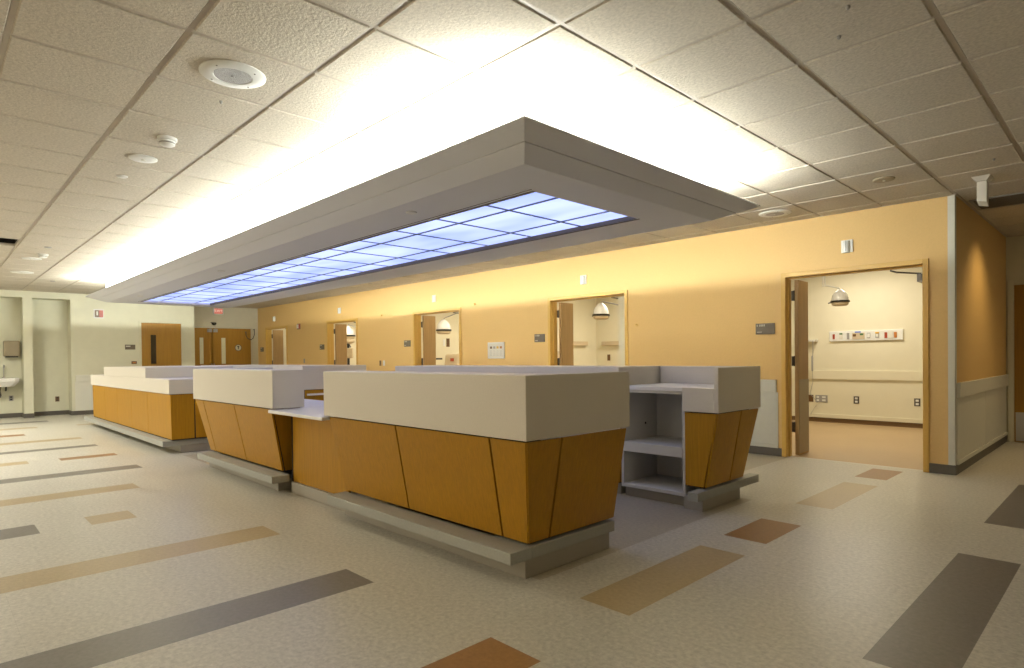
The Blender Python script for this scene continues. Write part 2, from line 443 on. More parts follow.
# ------------------------------------------------------------------ doors
def room_door(n, xa, xb):
    root = thing('door_%d' % n, (xa, WY, 0), 'wide ochre-framed doorway %s with a narrow wooden leaf standing open' % ['at the right end of the yellow wall','second from the right','third from the right','fourth from the right','at the far left'][n-1], 'door', None, 'structure')
    fw, fd = .05, .018
    m = MB(root)
    for s0, s1 in ((xa, xa+fw), (xb-fw, xb)):
        m.box(s0, s1, WY-fd, WY+.155, 0, DH)
    m.box(xa+fw, xb-fw, WY-fd, WY+.155, DH-fw, DH)
    m.box(xa+fw, xa+fw+.016, WY+.05, WY+.10, 0, DH-fw); m.box(xb-fw-.016, xb-fw, WY+.05, WY+.10, 0, DH-fw); m.box(xa+fw, xb-fw, WY+.05, WY+.10, DH-fw-.016, DH-fw)
    m.build('frame', M['frame'], root, bevel=.003)
    lx = xa+.083
    leaf = MB(root).box(lx, lx+.045, WY+.165, WY+.165+.30, .012, DH-fw-.02).build('narrow_leaf', M['leaf'], root, bevel=.002)
    MB(root).box(lx+.046, lx+.050, WY+.172, WY+.458, .03, .90).build('kick_plate', M['kick'], leaf)
    for z in (.28, 1.06, 1.83):
        MB(root).box(lx-.030, lx+.0, WY+.150, WY+.185, z, z+.115).lathe((lx-.004, WY+.158, z-.003), [(.009,0),(.009,.121)], seg=10).build('hinge', M['darksteel'], leaf)
    l2 = MB(root).box(xb-.086, xb-.041, WY+.165, WY+1.24, .012, DH-fw-.02).build('wide_leaf', M['leaf'], root, bevel=.002)
    MB(root).tube([(xb-.088, WY+1.17, 1.0),(xb-.15, WY+1.17, 1.0),(xb-.155, WY+1.05, 1.0)], .011).lathe((xb-.0865, WY+1.17, 1.0), [(.028,0),(.028,-.008)], axis='x', seg=16).build('lever_handle', M['darksteel'], l2, smooth=True)
    MB(root).box(xb-.089, xb-.093+.003, WY+.172, WY+1.23, .03, .90).build('kick_plate', M['kick'], l2)
    m = MB(root).box(xb-.15, xb-.0895, WY+.22, WY+.44, DH-.20, DH-.12).tube([(xb-.12, WY+.26, DH-.115),(xb-.33, WY+.20, DH-.085),(xb-.36, WY+.10, DH-.075)], .009)
    m.build('closer', M['darksteel'], l2)
    return root
for n, (a, c) in enumerate(doors): room_door(n+1, a, c)

# plain door in the end wall
root = thing('door_6', (XW, 3.76, 0), 'wooden door with a tall dark vision slot in the pale green end wall', 'door', None, 'structure')
MB(root).box(XW, XW+.02, 3.74, 3.79, 0, 2.16).box(XW, XW+.02, 4.66, 4.71, 0, 2.16).box(XW, XW+.02, 3.79, 4.66, 2.12, 2.16).build('frame', M['greenish'], root, bevel=.003)
lf = MB(root).box(XW+.001, XW+.012, 3.793, 4.657, .01, 2.117).build('leaf', M['door'], root)
MB(root).box(XW+.0125, XW+.016, 3.985, 4.10, 1.13, 1.83).build('vision_slot', M['glassd'], lf)
MB(root).box(XW+.0125, XW+.014, 3.80, 4.65, .02, .30).build('kick_plate', M['kick'], lf)
MB(root).tube([(XW+.013,4.58,1.0),(XW+.07,4.58,1.0),(XW+.07,4.47,1.0)], .011).build('lever_handle', M['steel'], lf, smooth=True)
# double doors
root = thing('door_7', (X0, 5.93, 0), 'pair of wooden corridor doors with narrow pale vision slots under the exit sign', 'door', None, 'structure')
MB(root).box(X0, X0+.03, 7.01, 7.06, 0, 2.16).box(X0, X0+.03, 4.98, 7.01, 2.12, 2.16).build('frame', M['creamframe'], root, bevel=.003)
for s in (0, 1):
    a, c = (4.98, 5.925) if s == 0 else (5.935, 7.01)
    lf = MB(root).box(X0+.001, X0+.016, a, c, .01, 2.115).build('leaf', M['door'], root)
    w0 = (5.60, 5.695) if s == 0 else (6.18, 6.29)
    MB(root).box(X0+.0165, X0+.02, w0[0], w0[1], 1.10, 1.84).build('vision_slot', M['pale'], lf)
    MB(root).box(X0+.017, X0+.06, *((5.80,5.91) if s == 0 else (5.96,6.07)), 2.0, 2.09).tube([(X0+.04, 5.87 if s == 0 else 6.0, 2.09),(X0+.12, 5.87 if s == 0 else 6.0, 2.11)], .01).build('closer', M['greyplastic'], lf)
    yb = 5.90 if s == 0 else 5.965
    MB(root).box(X0+.0165, X0+.02, yb-.045, yb+.045, .15, 2.0).build('edge_plate', M['door'], lf)
    MB(root).tube([(X0+.017,yb,.98),(X0+.07,yb,.98),(X0+.07,yb,1.10),(X0+.017,yb,1.10)], .010).build('pull_handle', M['steel'], lf, smooth=True)
# corridor door
root = thing('door_8', (-1.25, 10.42, 0), 'brown door in a cream frame at the end of the side corridor', 'door', None, 'structure')
MB(root).box(-1.25, -1.185, 10.39, 10.42, 0, 2.15).box(-.20, -.135, 10.39, 10.42, 0, 2.15).box(-1.185, -.20, 10.39, 10.42, 2.085, 2.15).build('frame', M['creamframe'], root, bevel=.004)
lf = MB(root).box(-1.183, -.202, 10.405, 10.419, .01, 2.083).build('leaf', M['door'], root)
MB(root).box(-1.17, -.215, 10.4015, 10.4045, .02, .40).build('kick_plate', M['steel'], lf)
MB(root).tube([(-.28,10.40,1.0),(-.28,10.34,1.0),(-.39,10.34,1.0)], .011).build('lever_handle', M['steel'], lf, smooth=True)

# ------------------------------------------------------------------ light canopy
RX0, RX1, RY0, RY1 = -13.73, -2.178, 2.208, 4.95
zr, zs = 2.41, 2.30
DIN = .283
cr = thing('light_canopy', ((RX0+RX1)/2, (RY0+RY1)/2, zs), 'long off-white rectangular canopy with sloping rim and glowing blue panel hung above the counters', 'ceiling canopy')
OPX0, OPX1, OPY0, OPY1 = -12.96, -2.83, 2.955, 4.16
def ring(mb, prof, closed=False):
    # prof: list of (inset from rim, z); explicit rectangles
    loops = []
    for p in prof:
        if len(p) == 2:
            d, z = p; r = (RX0+d, RX1-d, RY0+d, RY1-d)
        else: r, z = p[:4], p[4]
        b = len(mb.v)
        mb.v += [Vector((r[0],r[2],z)), Vector((r[1],r[2],z)), Vector((r[1],r[3],z)), Vector((r[0],r[3],z))]
        loops.append(b)
    pairs = list(zip(loops, loops[1:]))
    if closed: pairs.append((loops[-1], loops[0]))
    for a, c in pairs:
        for k in range(4):
            k2 = (k+1) % 4
            mb.f.append((a+k, a+k2, c+k2, c+k)); mb.m.append(0)
BX = (-13.44, -2.468, 2.489, 4.715)
m = MB(cr)
ring(m, [(*BX, ZC+.005), (*BX, zr+.012), (.006, zr+.012), (0, zr+.006), (0, zr), (.135, zr-.0525), (.136, zr-.044), (.141, zr-.046), (.142, zr-.0552),
         (DIN, zs), (OPX0, OPX1, OPY0, OPY1, zs), (OPX0, OPX1, OPY0, OPY1, zs+.10)])
m.build('shell', M['panelwhite'], cr)
# dark trim with slot around the light opening (long sides)
m = MB(cr)
m.box(OPX0, OPX1+.03, OPY0-.062, OPY0-.055, zs-.003, zs+.001)
m.box(OPX0, OPX1+.01, OPY0-.026, OPY0+.003, zs-.003, zs+.001)
m.box(OPX0, OPX1+.01, OPY1-.003, OPY1+.012, zs-.003, zs+.001)
m.box(OPX0+.001, OPX1-.001, OPY1-.0105, OPY1-.0035, zs+.002, zs+.035)
m.build('slot_trim', mat('bronze_slot_trim', (0.10,0.08,0.055,1), .5), cr)
zp = zs+.035
# glowing diffusers
pe = bpy.data.materials.new('blue_white_diffuser'); pe.use_nodes = True
nt = pe.node_tree; nt.nodes.clear()
em = nt.nodes.new('ShaderNodeEmission'); ou = nt.nodes.new('ShaderNodeOutputMaterial')
tc = nt.nodes.new('ShaderNodeTexCoord'); mp = nt.nodes.new('ShaderNodeMapping'); mp.inputs['Scale'].default_value = (.45,1.2,1)
no = nt.nodes.new('ShaderNodeTexNoise'); no.inputs['Scale'].default_value = 1.6; no.inputs['Detail'].default_value = 2
rp = nt.nodes.new('ShaderNodeValToRGB')
rp.color_ramp.elements[0].position = .35; rp.color_ramp.elements[0].color = (0.42,0.53,1.15,1)
rp.color_ramp.elements[1].position = .62; rp.color_ramp.elements[1].color = (0.68,0.80,1.55,1)
nt.links.new(tc.outputs['Object'], mp.inputs['Vector']); nt.links.new(mp.outputs['Vector'], no.inputs['Vector'])
nt.links.new(no.outputs['Fac'], rp.inputs['Fac']); nt.links.new(rp.outputs['Color'], em.inputs['Color'])
em.inputs['Strength'].default_value = 1.0
nt.links.new(em.outputs[0], ou.inputs['Surface'])
PANEL_EM = em
m = MB(cr).box(OPX0+.001, OPX1-.001, OPY0+.013, OPY1-.013, zp, zp+.01)
m.build('light_panel', pe, cr)
m = MB(cr)
gbar = mat('blue_grey_grid_bar', (0.20,0.24,0.36,1), .6)
x = -3.41
while x > OPX0:
    m.box(x-.011, x+.011, OPY0+.013, OPY1-.013, zp-.006, zp-.001); x -= .6096
for y in (3.275, 3.88): m.box(OPX0+.001, OPX1-.001, y-.011, y+.011, zp-.0065, zp-.0005)
m.build('panel_grid', gbar, cr)
# strips of cove lamps lying on the ledge
cove = emis('cove_tube', (1.0,0.97,0.88,1), 3.0)
tubes = []
def tube_lamp(x0, x1, y0, y1):
    t = MB(cr).tube([(x0,y0,zr+.05),(x1,y1,zr+.05)], .013, 8).build('cove_tube', M['plastic'], cr)
k = RX0+.5
while k < RX1-1.4:
    tube_lamp(k, k+1.2, RY0+.16, RY0+.16); tube_lamp(k, k+1.2, RY1-.13, RY1-.13); k += 1.25
for k in (RY0+.25, RY0+1.5): tube_lamp(RX1-.16, RX1-.16, k, k+1.15); tube_lamp(RX0+.16, RX0+.16, k, k+1.15)

def disc(name, x, y, z, r, label, cat, kind='sprinkler', group=None, mt=None):
    o = thing(name, (x, y, z), label, cat, group)
    if kind == 'cap':
        MB(o).lathe((x,y,z), [(r,-.001),(r,-.006),(r*.9,-.010)], seg=24).build('cover', mt or M['plastic'], o, smooth=True)
    return o
for x, w in ((-3.845,'nearest the right end'),(-7.92,'at mid length'),(-11.81,'nearest the far end')):
    disc('ceiling_sprinkler_cover', x, 2.672, zs, .042, 'small round sprinkler cap on the canopy underside, '+w, 'sprinkler', 'cap')

# ------------------------------------------------------------------ ceiling devices
def speaker(x, y, label):
    o = thing('ceiling_speaker', (x,y,ZC), label, 'speaker')
    MB(o).lathe((x,y,ZC), [(.165,-.001),(.165,-.006),(.150,-.014),(.098,-.014),(.094,-.008)], seg=48).build('rim', M['plastic'], o, smooth=True)
    g = MB(o).lathe((x,y,ZC), [(.093,-.009),(.093,-.0125)], seg=40).build('grille', mat('speaker_grille', (0.33,0.32,0.31,1), .6, bump=.6, bscale=500), o)
    MB(o).lathe((x,y,ZC), [(.010,-.013),(.010,-.020)], seg=12).build('screw', M['steel'], g)
    for k in range(4):
        a = k*math.pi/2+.6
        MB(o).lathe((x+.13*math.cos(a),y+.13*math.sin(a),ZC), [(.005,-.0141),(.005,-.016)], seg=8).build('screw', M['darksteel'], o)
    return o
speaker(-3.40, 1.223, 'large round ceiling speaker with grey grille, upper left of the ceiling')
speaker(-2.774, 6.665, 'round ceiling speaker beside the right tip of the canopy')
def smoke(x, y, label):
    o = thing('smoke_detector', (x,y,ZC), label, 'smoke detector')
    MB(o).lathe((x,y,ZC), [(.062,-.001),(.062,-.018),(.056,-.022)], seg=32).build('mounting_base', M['plastic'], o, smooth=True)
    MB(o).lathe((x,y,ZC), [(.044,-.0225),(.050,-.030),(.047,-.048),(.034,-.056),(.012,-.058)], seg=32).build('sensor_head', M['plastic'], o, smooth=True)
    MB(o).lathe((x,y,ZC), [(.0505,-.034),(.0505,-.042)], seg=32).build('sensor_slot', M['greyplastic'], o)
smoke(-4.68, 1.238, 'white smoke detector on the ceiling just beyond the large speaker')
smoke(-10.87, 1.263, 'white smoke detector far down the ceiling near the dark missing tile')
for (x, y, r, l) in ((-5.264,1.226,.095,'flat round white cover plate on the ceiling beyond the near smoke detector'),
                     (-11.40,1.19,.12,'flat round cover plate behind the far smoke detector'),
                     (-13.25,1.25,.16,'wide flat round plate on the ceiling near the far wall'),
                     (-1.584,6.10,.085,'flush round plate on the ceiling above the right doorway')):
    o = thing('ceiling_cover_plate', (x,y,ZC), l, 'cover plate')
    MB(o).lathe((x,y,ZC), [(r,-.001),(r,-.008),(r*.93,-.012),(r*.5,-.013)], seg=36).build('plate', M['plastic'] if x < -2 else mat('tan_cover', (0.36,0.30,0.20,1), .6), o, smooth=True)
    MB(o).lathe((x,y,ZC), [(r*.14,-.0135),(r*.14,-.020)], seg=14).build('screw', M['lightplate'], o)
for (x, y, l) in ((-5.89,1.216,'small sprinkler cap beyond the round cover plate on the left ceiling'),
                  (-10.17,1.236,'small sprinkler cap in front of the far smoke detector'),
                  (-14.36,1.81,'small sprinkler cap beside the far left tip of the canopy'),
                  (-10.9,6.55,'flat sprinkler cap between the canopy and the yellow wall')):
    o = thing('ceiling_sprinkler', (x,y,ZC), l, 'sprinkler')
    MB(o).lathe((x,y,ZC), [(.042,-.001),(.042,-.005),(.034,-.011)], seg=24).build('escutcheon', M['greyplastic'] if x < -6 else M['plastic'], o, smooth=True)
for (x, y, l) in ((-.819,6.121,'tiny dark pin in the ceiling right of the hanging white box'),(-1.021,3.204,'tiny dark pin in the ceiling at upper right'),(-3.802,1.297,'tiny dark pin in the ceiling below the large speaker'),(-.906,2.959,'tiny dark pin at the top edge of the ceiling')):
    o = MB().lathe((x,y,ZC), [(.010,-.0005),(.008,-.012),(.004,-.016)], seg=12).build('ceiling_hook', M['greyplastic'])
    tag(o, l, 'hook')
# hanging white signal box
o = thing('hanging_signal_box', (-.975,6.70,ZC), 'white rectangular box hanging from a flared plate near the corridor corner', 'signal box')
hp = mat('signal_box_plastic', (0.60,0.56,0.48,1), .4)
MB(o).hexa([(-1.012,6.645,ZC-.04),(-.938,6.645,ZC-.04),(-.938,6.755,ZC-.04),(-1.012,6.755,ZC-.04),(-1.045,6.60,ZC-.004),(-.905,6.60,ZC-.004),(-.905,6.80,ZC-.004),(-1.045,6.80,ZC-.004)]).build('mounting_plate', hp, o, bevel=.003)
m = MB(o).hexa([(-1.010,6.65,ZC-.21),(-.940,6.65,ZC-.225),(-.940,6.75,ZC-.255),(-1.010,6.75,ZC-.235),(-1.010,6.65,ZC-.041),(-.940,6.65,ZC-.041),(-.940,6.75,ZC-.041),(-1.010,6.75,ZC-.041)])
m.build('housing', hp, o, bevel=.003)
# dark slatted band across the corridor ceiling
o = thing('ceiling_slat_band', (.3,7.88,ZC), 'dark slatted band set across the corridor ceiling', 'air grille')
MB(o).box(-1.22, 3.6, 7.60, 7.625, ZC-.010, ZC-.001).box(-1.22, 3.6, 8.135, 8.16, ZC-.010, ZC-.001).box(-1.22, -1.195, 7.625, 8.135, ZC-.010, ZC-.001).box(3.575, 3.6, 7.625, 8.135, ZC-.010, ZC-.001).build('border', M['greyplastic'], o)
m = MB(o)
for k in range(17): m.box(-1.195, 3.575, 7.632+k*.030, 7.644+k*.030, ZC-.009, ZC-.003)
m.build('blade_set', mat('dark_slats', (0.16,0.14,0.11,1), .6), o)
MB(o).box(-1.195, 3.575, 7.626, 8.134, ZC-.002, ZC-.001).build('backing', M['core'], o)

# ------------------------------------------------------------------ reception counters
zw0, zw1 = .185, .752     # wood band
zp0, zp1 = .757, 1.102    # white band
def quad_panel(root, tl, tr, bl, br, inward, th=.016, name='front_panel', mt=None, gap=.0075):
    tl, tr, bl, br = map(Vector, (tl, tr, bl, br))
    e = (tr-tl).normalized()*gap; f = (br-bl).normalized()*gap
    tl = tl+e; tr = tr-e; bl = bl+f; br = br-f
    n = Vector(inward).normalized()*th
    MB(root).hexa([bl, br, br+n, bl+n, tl, tr, tr+n, tl+n]).build(name, mt or M['wood'], root)

def main_counter(mirror, loc, label):
    # built for the near unit; 'mirror' reflects x about the middle of the low desk between the two
    root = thing('reception_counter', loc, label, 'reception counter', 'front counters with leaning wood faces')
    xm = -4.872
    def X(x): return (2*xm-x) if mirror else x
    def bx(m, x0, x1, *r):
        a, b = sorted((X(x0), X(x1))); m.box(a, b, *r); return m
    # white parapet, an L in plan
    pts = [(-4.395,2.22),(-2.20,2.22),(-2.20,3.13),(-2.235,3.13),(-2.235,2.515),(-4.395,2.515)]
    pts = [(X(x), y) for x, y in pts]
    if mirror: pts = pts[::-1]
    MB(root).prism(pts, zp0+.004, zp1).build('parapet', M['solid'], root, bevel=.004)
    # dark core (seen in the joints)
    m = MB(root)
    c = [(X(-4.300),2.368),(X(-2.34-(.06 if mirror else 0)),2.368),(X(-2.34-(.06 if mirror else 0)),3.09),(X(-4.300),3.09)]
    t = [(X(-4.318),2.262),(X(-2.243-(.03 if mirror else 0)),2.262),(X(-2.243-(.03 if mirror else 0)),3.09),(X(-4.318),3.09)]
    if mirror: c = c[::-1]; t = t[::-1]
    m.hexa([(x,y,.172) for x, y in c] + [(x,y,.722) for x, y in t])
    m.build('core', M['core'], root)
    # leaning wood faces
    tx = [-4.335,-3.425,-2.500,-2.212]; bx_ = [-4.300,-3.440,-2.516,-2.314]
    if mirror: tx[-1] += -.03; bx_[1:] = [-3.45,-2.56,-2.375]
    for k in range(3):
        quad_panel(root, (X(tx[k]),2.232,zw1), (X(tx[k+1]),2.232,zw1), (X(bx_[k]),2.343,zw0), (X(bx_[k+1]),2.343,zw0), (0,1,0))
    ox, ob = tx[-1], bx_[-1]
    ty = [2.232,2.512,3.115]; by_ = [2.343,2.510,3.115]
    for k in range(2):
        quad_panel(root, (X(ox),ty[k],zw1), (X(ox),ty[k+1],zw1), (X(ob),by_[k],zw0), (X(ob),by_[k+1],zw0), (1 if mirror else -1,0,0), name='side_panel')
    bx(MB(root), -4.338, -2.24, 2.518, 3.088, .7235, .7535).build('worktop', M['solidtop'], root, bevel=.003)
    quad_panel(root, (X(-4.3195),2.250,zw1), (X(-4.3195),2.515,zw1), (X(-4.3015),2.36,zw0), (X(-4.3015),2.515,zw0), (-1 if mirror else 1,0,0), th=.012, name='end_panel', mt=M['woodgap'])
    bx(MB(root), -4.29, -2.35, 3.092, 3.105, .11, .72).build('rear_panel', M['carcass'], root)
    m = MB(root)
    e = -2.40 if mirror else -2.300
    bx(m, -4.42 if mirror else -4.31, e, 2.194, 2.355, .103, .168)
    bx(m, -2.60, e, 2.355, 3.10, .103, .168)
    m.build('bumper_ledge', M['laminate'], root, bevel=.004)
    bx(MB(root), -4.265, -2.41 if mirror else -2.312, 2.315, 3.06, 0, .102).build('plinth', M['plinth'], root, bevel=.004)
    return root
A = main_counter(False, (-3.3,2.7,0), 'nearest front counter, widest wood-faced block with white parapet in the middle of the photo')
B = main_counter(True, (-6.45,2.7,0), 'second front counter, left of the low white desk and partly hiding the far counter')

# low desk joining the two
r = thing('low_desk', (-4.87,2.7,0), 'low wood-fronted desk section with white top between the two front counters', 'desk')
MB(r).prism([(-5.345,2.178),(-4.33,2.172),(-4.345,2.215),(-4.345,3.088),(-5.391,3.088),(-5.391,2.2)], .7285, .7535).build('worktop', M['solidtop'], r, bevel=.004)
MB(r).box(-5.335, -4.345, 2.395, 2.413, .10, .722).build('front_panel', M['wood'], r)
MB(r).box(-5.352, -5.337, 2.39, 3.0, .0, .722).build('side_support', M['core'], r)
MB(r).box(-5.334, -4.345, 2.414, 2.46, 0, .722).build('backing', M['carcass'], r)
MB(r).box(-5.334, -4.345, 2.375, 2.394, 0, .098).build('plinth', M['plinth'], r)
# far counter with the stepped parapet
r = thing('reception_counter', (-11.1,2.8,0), 'farthest counter at left with vertical wood panels and a stepped white parapet', 'reception counter')
CX0, CX1, CY = -13.62, -8.62, 2.255
m = MB(r)
m.box(CX0, CX1, CY, 3.45, .768, .955)
m.build('low_parapet', M['solid'], r, bevel=.005)
MB(r).box(-12.47, -9.76, CY, 3.449, .9555, zp1+.004).build('raised_parapet', M['solid'], r, bevel=.005)
MB(r).box(CX0+.03, CX1-.03, CY+.04, 3.44, .172, .766).build('core', M['core'], r)
px = [-13.58,-12.55,-11.62,-10.69,-9.76,-8.64]
for k in range(5): quad_panel(r, (px[k],CY+.02,.762), (px[k+1],CY+.02,.762), (px[k],CY+.03,zw0), (px[k+1],CY+.03,zw0), (0,1,0), gap=.004)
for a, c in ((CY+.02,2.56),(2.56,3.44)): quad_panel(r, (-8.64,a,.762),(-8.64,c,.762),(-8.65,a+.008,zw0),(-8.65,c,zw0),(-1,0,0), name='side_panel', gap=.005)
MB(r).box(-13.92, -8.69, 2.19, 3.40, .098, .168).build('bumper_ledge', M['laminate'], r, bevel=.004)
MB(r).box(-13.35, -8.70, 2.40, 3.38, 0, .097).build('plinth', M['plinth'], r, bevel=.004)

# rear units
def rear_unit(x0, x1, y0, label):
    r = thing('rear_counter', ((x0+x1)/2, (y0+4.98)/2, 0), label, 'counter')
    MB(r).box(x0, x1, y0, 4.98, zp0, zp1).build('parapet', M['solid'], r, bevel=.005)
    MB(r).box(x0+.02, x1-.02, y0+.03, 4.90, .103, .752).build('core', M['core'], r)
    n = int((x1-x0)/.95)
    for k in range(n):
        a = x0+.01+(x1-x0-.02)*k/n; c = x0+.01+(x1-x0-.02)*(k+1)/n
        quad_panel(r, (a,y0+.012,.750),(c,y0+.012,.750),(a,y0+.012,.11),(c,y0+.012,.11),(0,1,0))
        quad_panel(r, (a,4.972,.750),(c,4.972,.750),(a,4.90,zw0),(c,4.90,zw0),(0,-1,0), name='rear_panel')
    for xs_, inw in ((x1-.008,-1),(x0+.008,1)):
        quad_panel(r, (xs_,y0+.03,.750),(xs_,4.93,.750),(xs_,y0+.03,.11),(xs_,4.88,.11),(inw,0,0), th=.011, name='side_panel')
    MB(r).box(x0+.04, x1-.04, y0+.07, 4.86, 0, .102).build('plinth', M['plinth'], r)
    return r
rear_unit(-6.55, -3.115, 4.275, 'rear white-topped counter behind the nearest counter, left of the open shelves')
e = rear_unit(-12.9, -8.43, 3.94, 'rear counter farther left whose pale end shows above the low desk')
MB(e).box(-8.425, -8.395, 4.0, 4.9, .672, .700).build('edge_rail', M['solidtop'], e)

# open shelf unit
r = thing('shelf_counter', (-2.65,4.62,0), 'counter end with open white shelves and leaning wood face, right of the nearest counter', 'shelf counter')
sx0, sx1, sy0, sy1 = -3.105, -2.50, 4.29, 4.82
MB(r).box(sx1-.022, sx1, sy0, sy1, .085, .905).box(sx0, sx0+.022, sy0, sy1, .085, .905).box(sx0+.022, sx1-.022, sy1-.018, sy1, .085, .905).build('carcass', M['carcass'], r)
MB(r).box(sx0, sx1, sy0-.018, sy1-.019, .388, .470).build('shelf', M['carcass'], r, bevel=.002) if False else MB(r).box(sx0+.0225, sx1-.0225, sy0-.004, sy1-.019, .390, .470).build('shelf', M['carcass'], r, bevel=.002)
MB(r).box(sx0+.0225, sx1-.0225, sy0-.002, sy1-.019, .087, .115).build('bottom_shelf', M['carcass'], r, bevel=.002)
MB(r).box(sx0+.0, sx1-.03, sy0+.055, sy0+.075, 0, .084).build('toe_kick', M['plinth'], r)
MB(r).box(sx0, -2.505, 4.258, 4.898, .915, .945).box(-2.505, -2.236, 4.288, 4.898, .915, .945).build('worktop', M['solidtop'], r, bevel=.003)
MB(r).box(sx0, -2.5, 4.268, 4.29, .892, .913).build('front_rail', M['carcass'], r)
MB(r).box(-2.503, -2.2365, 4.258, 4.286, zp0+.004, .945).box(-2.235, -2.20, 4.258, 4.98, zp0+.004, zp1).box(sx0, -2.2355, 4.90, 4.98, zp0+.004, zp1).build('parapet', M['solid'], r, bevel=.003)
MB(r).hexa([(-2.485,4.30,.172),(-2.345,4.30,.172),(-2.345,4.86,.172),(-2.485,4.86,.172),(-2.485,4.30,.752),(-2.245,4.30,.752),(-2.245,4.86,.752),(-2.485,4.86,.752)]).build('core', M['core'], r)
quad_panel(r, (-2.497,4.272,.752),(-2.216,4.272,.752),(-2.497,4.276,zw0),(-2.330,4.276,zw0),(0,1,0), name='front_panel')
for (a,c),(a2,c2) in (((4.272,4.66),(4.276,4.655)),((4.66,4.972),(4.655,4.90))):
    quad_panel(r, (-2.212,a,.752),(-2.212,c,.752),(-2.314,a2,zw0),(-2.314,c2,zw0),(-1,0,0), name='side_panel')
MB(r).box(-2.385, -2.300, 4.125, 5.16, .103, .168).build('bumper_ledge', M['laminate'], r, bevel=.004)
MB(r).box(-2.496, -2.335, 4.262, 4.88, 0, .102).build('plinth', M['plinth'], r, bevel=.004)
p = MB(r).box(-2.665, -2.585, sy1-.030, sy1-.0185, .80, .86).build('receptacle', M['brownp'], r)
MB(r).lathe((-2.645, sy1-.031, .83), [(.013,0),(.013,-.003)], axis='y', seg=14).build('socket', M['black'], p)
MB(r).lathe((-2.605, sy1-.031, .83), [(.013,0),(.013,-.003)], axis='y', seg=14).build('socket', M['orange'], p)
MB(r).lathe((-3.0828, 4.62, .60), [(.010,0),(.010,.003)], axis='x', seg=12).build('cable_hole', M['core'], r)

# ------------------------------------------------------------------ things on the yellow wall
LW = ['above the rightmost doorway','above the second doorway from the right','above the third doorway from the right','above the fourth doorway from the right','above the doorway nearest the far corner']
src = None
for k, x in enumerate((-2.232,-5.903,-9.665,-13.43,-17.2)):
    if src is None:
        o = thing('nurse_call_light', (x, WY, 2.362), 'white nurse call light on the yellow wall '+LW[0], 'signal light', 'nurse call lights')
        MB(o).box(x-.057, x+.057, WY-.016, WY-.0005, 2.295, 2.43).build('back_plate', M['plastic'], o, bevel=.002)
        MB(o).lathe((x, WY-.016, 2.292), [(.03,0),(.032,.004),(.032,.122),(.03,.126)], seg=20).build('lens', mat('frosted_lens', (0.78,0.80,0.78,1), .25), o, smooth=True)
        MB(o).box(x-.003, x+.003, WY-.051, WY-.0475, 2.305, 2.42).build('ridge', M['greyplastic'], o)
        src = o
    else: dup(src, (x, WY, 2.362), 'white nurse call light on the yellow wall '+LW[k], 'nurse call lights')
src = None
LS = ['left of the rightmost doorway','left of the second doorway from the right','left of the third doorway from the right','left of the fourth doorway from the right','between the far corner and the last doorway']
for k, x in enumerate((-3.132,-6.829,-10.60,-14.345,-18.10)):
    if src is None:
        o = thing('room_sign', (x, WY, 1.505), 'taupe room number plate on the yellow wall '+LS[0], 'sign', 'room signs')
        MB(o).box(x-.115, x+.115, WY-.010, WY-.0005, 1.44, 1.57).build('plate', M['slate'], o, bevel=.002)
        m = MB(o)
        c = x-.100
        for w, h in ((.016,.022),(.008,0),(.014,.024),(.014,.024),(.014,.024),(.014,.024)):     # raised characters, too small to read
            if h: m.box(c, c+w-.003, WY-.0125, WY-.0102, 1.534, 1.534+h)
            c += w+.004
        pc = mat('pale_characters', (0.50,0.47,0.40,1), .5)
        m.build('number_line', pc, o); m = MB(o)
        c = x-.094
        for w in (.012,.012,.012,.010): m.box(c, c+w-.002, WY-.0125, WY-.0102, 1.458, 1.474); c += w+.003
        m.build('name_line', pc, o)
        src = o
    else: dup(src, (x, WY, 1.505), 'taupe room number plate on the yellow wall '+LS[k], 'room signs')
# gas alarm panel
o = thing('gas_alarm_panel', (-7.874, WY, 1.32), 'square white medical gas panel with coloured dots on the yellow wall', 'gas panel')
MB(o).box(-8.085, -7.663, WY-.022, WY-.0005, 1.178, 1.464).build('frame', M['plastic'], o, bevel=.004)
pl = MB(o).box(-8.06, -7.69, WY-.025, WY-.0225, 1.205, 1.437).build('face_plate', M['lightplate'], o)
for k, c in enumerate(('brownp','greyplastic','yellowp','orange')):
    xx = -8.01+k*.085
    MB(o).box(xx, xx+.045, WY-.034, WY-.0255, 1.352, 1.392).build('valve_indicator', M[c], o, bevel=.002)
m = MB(o)
for k in range(4):
    for j in range(5): m.box(-8.02+k*.085, -7.965+k*.085, WY-.0262, WY-.0252, 1.232+j*.020, 1.236+j*.020)
m.build('label_lines', M['greyplastic'], o)
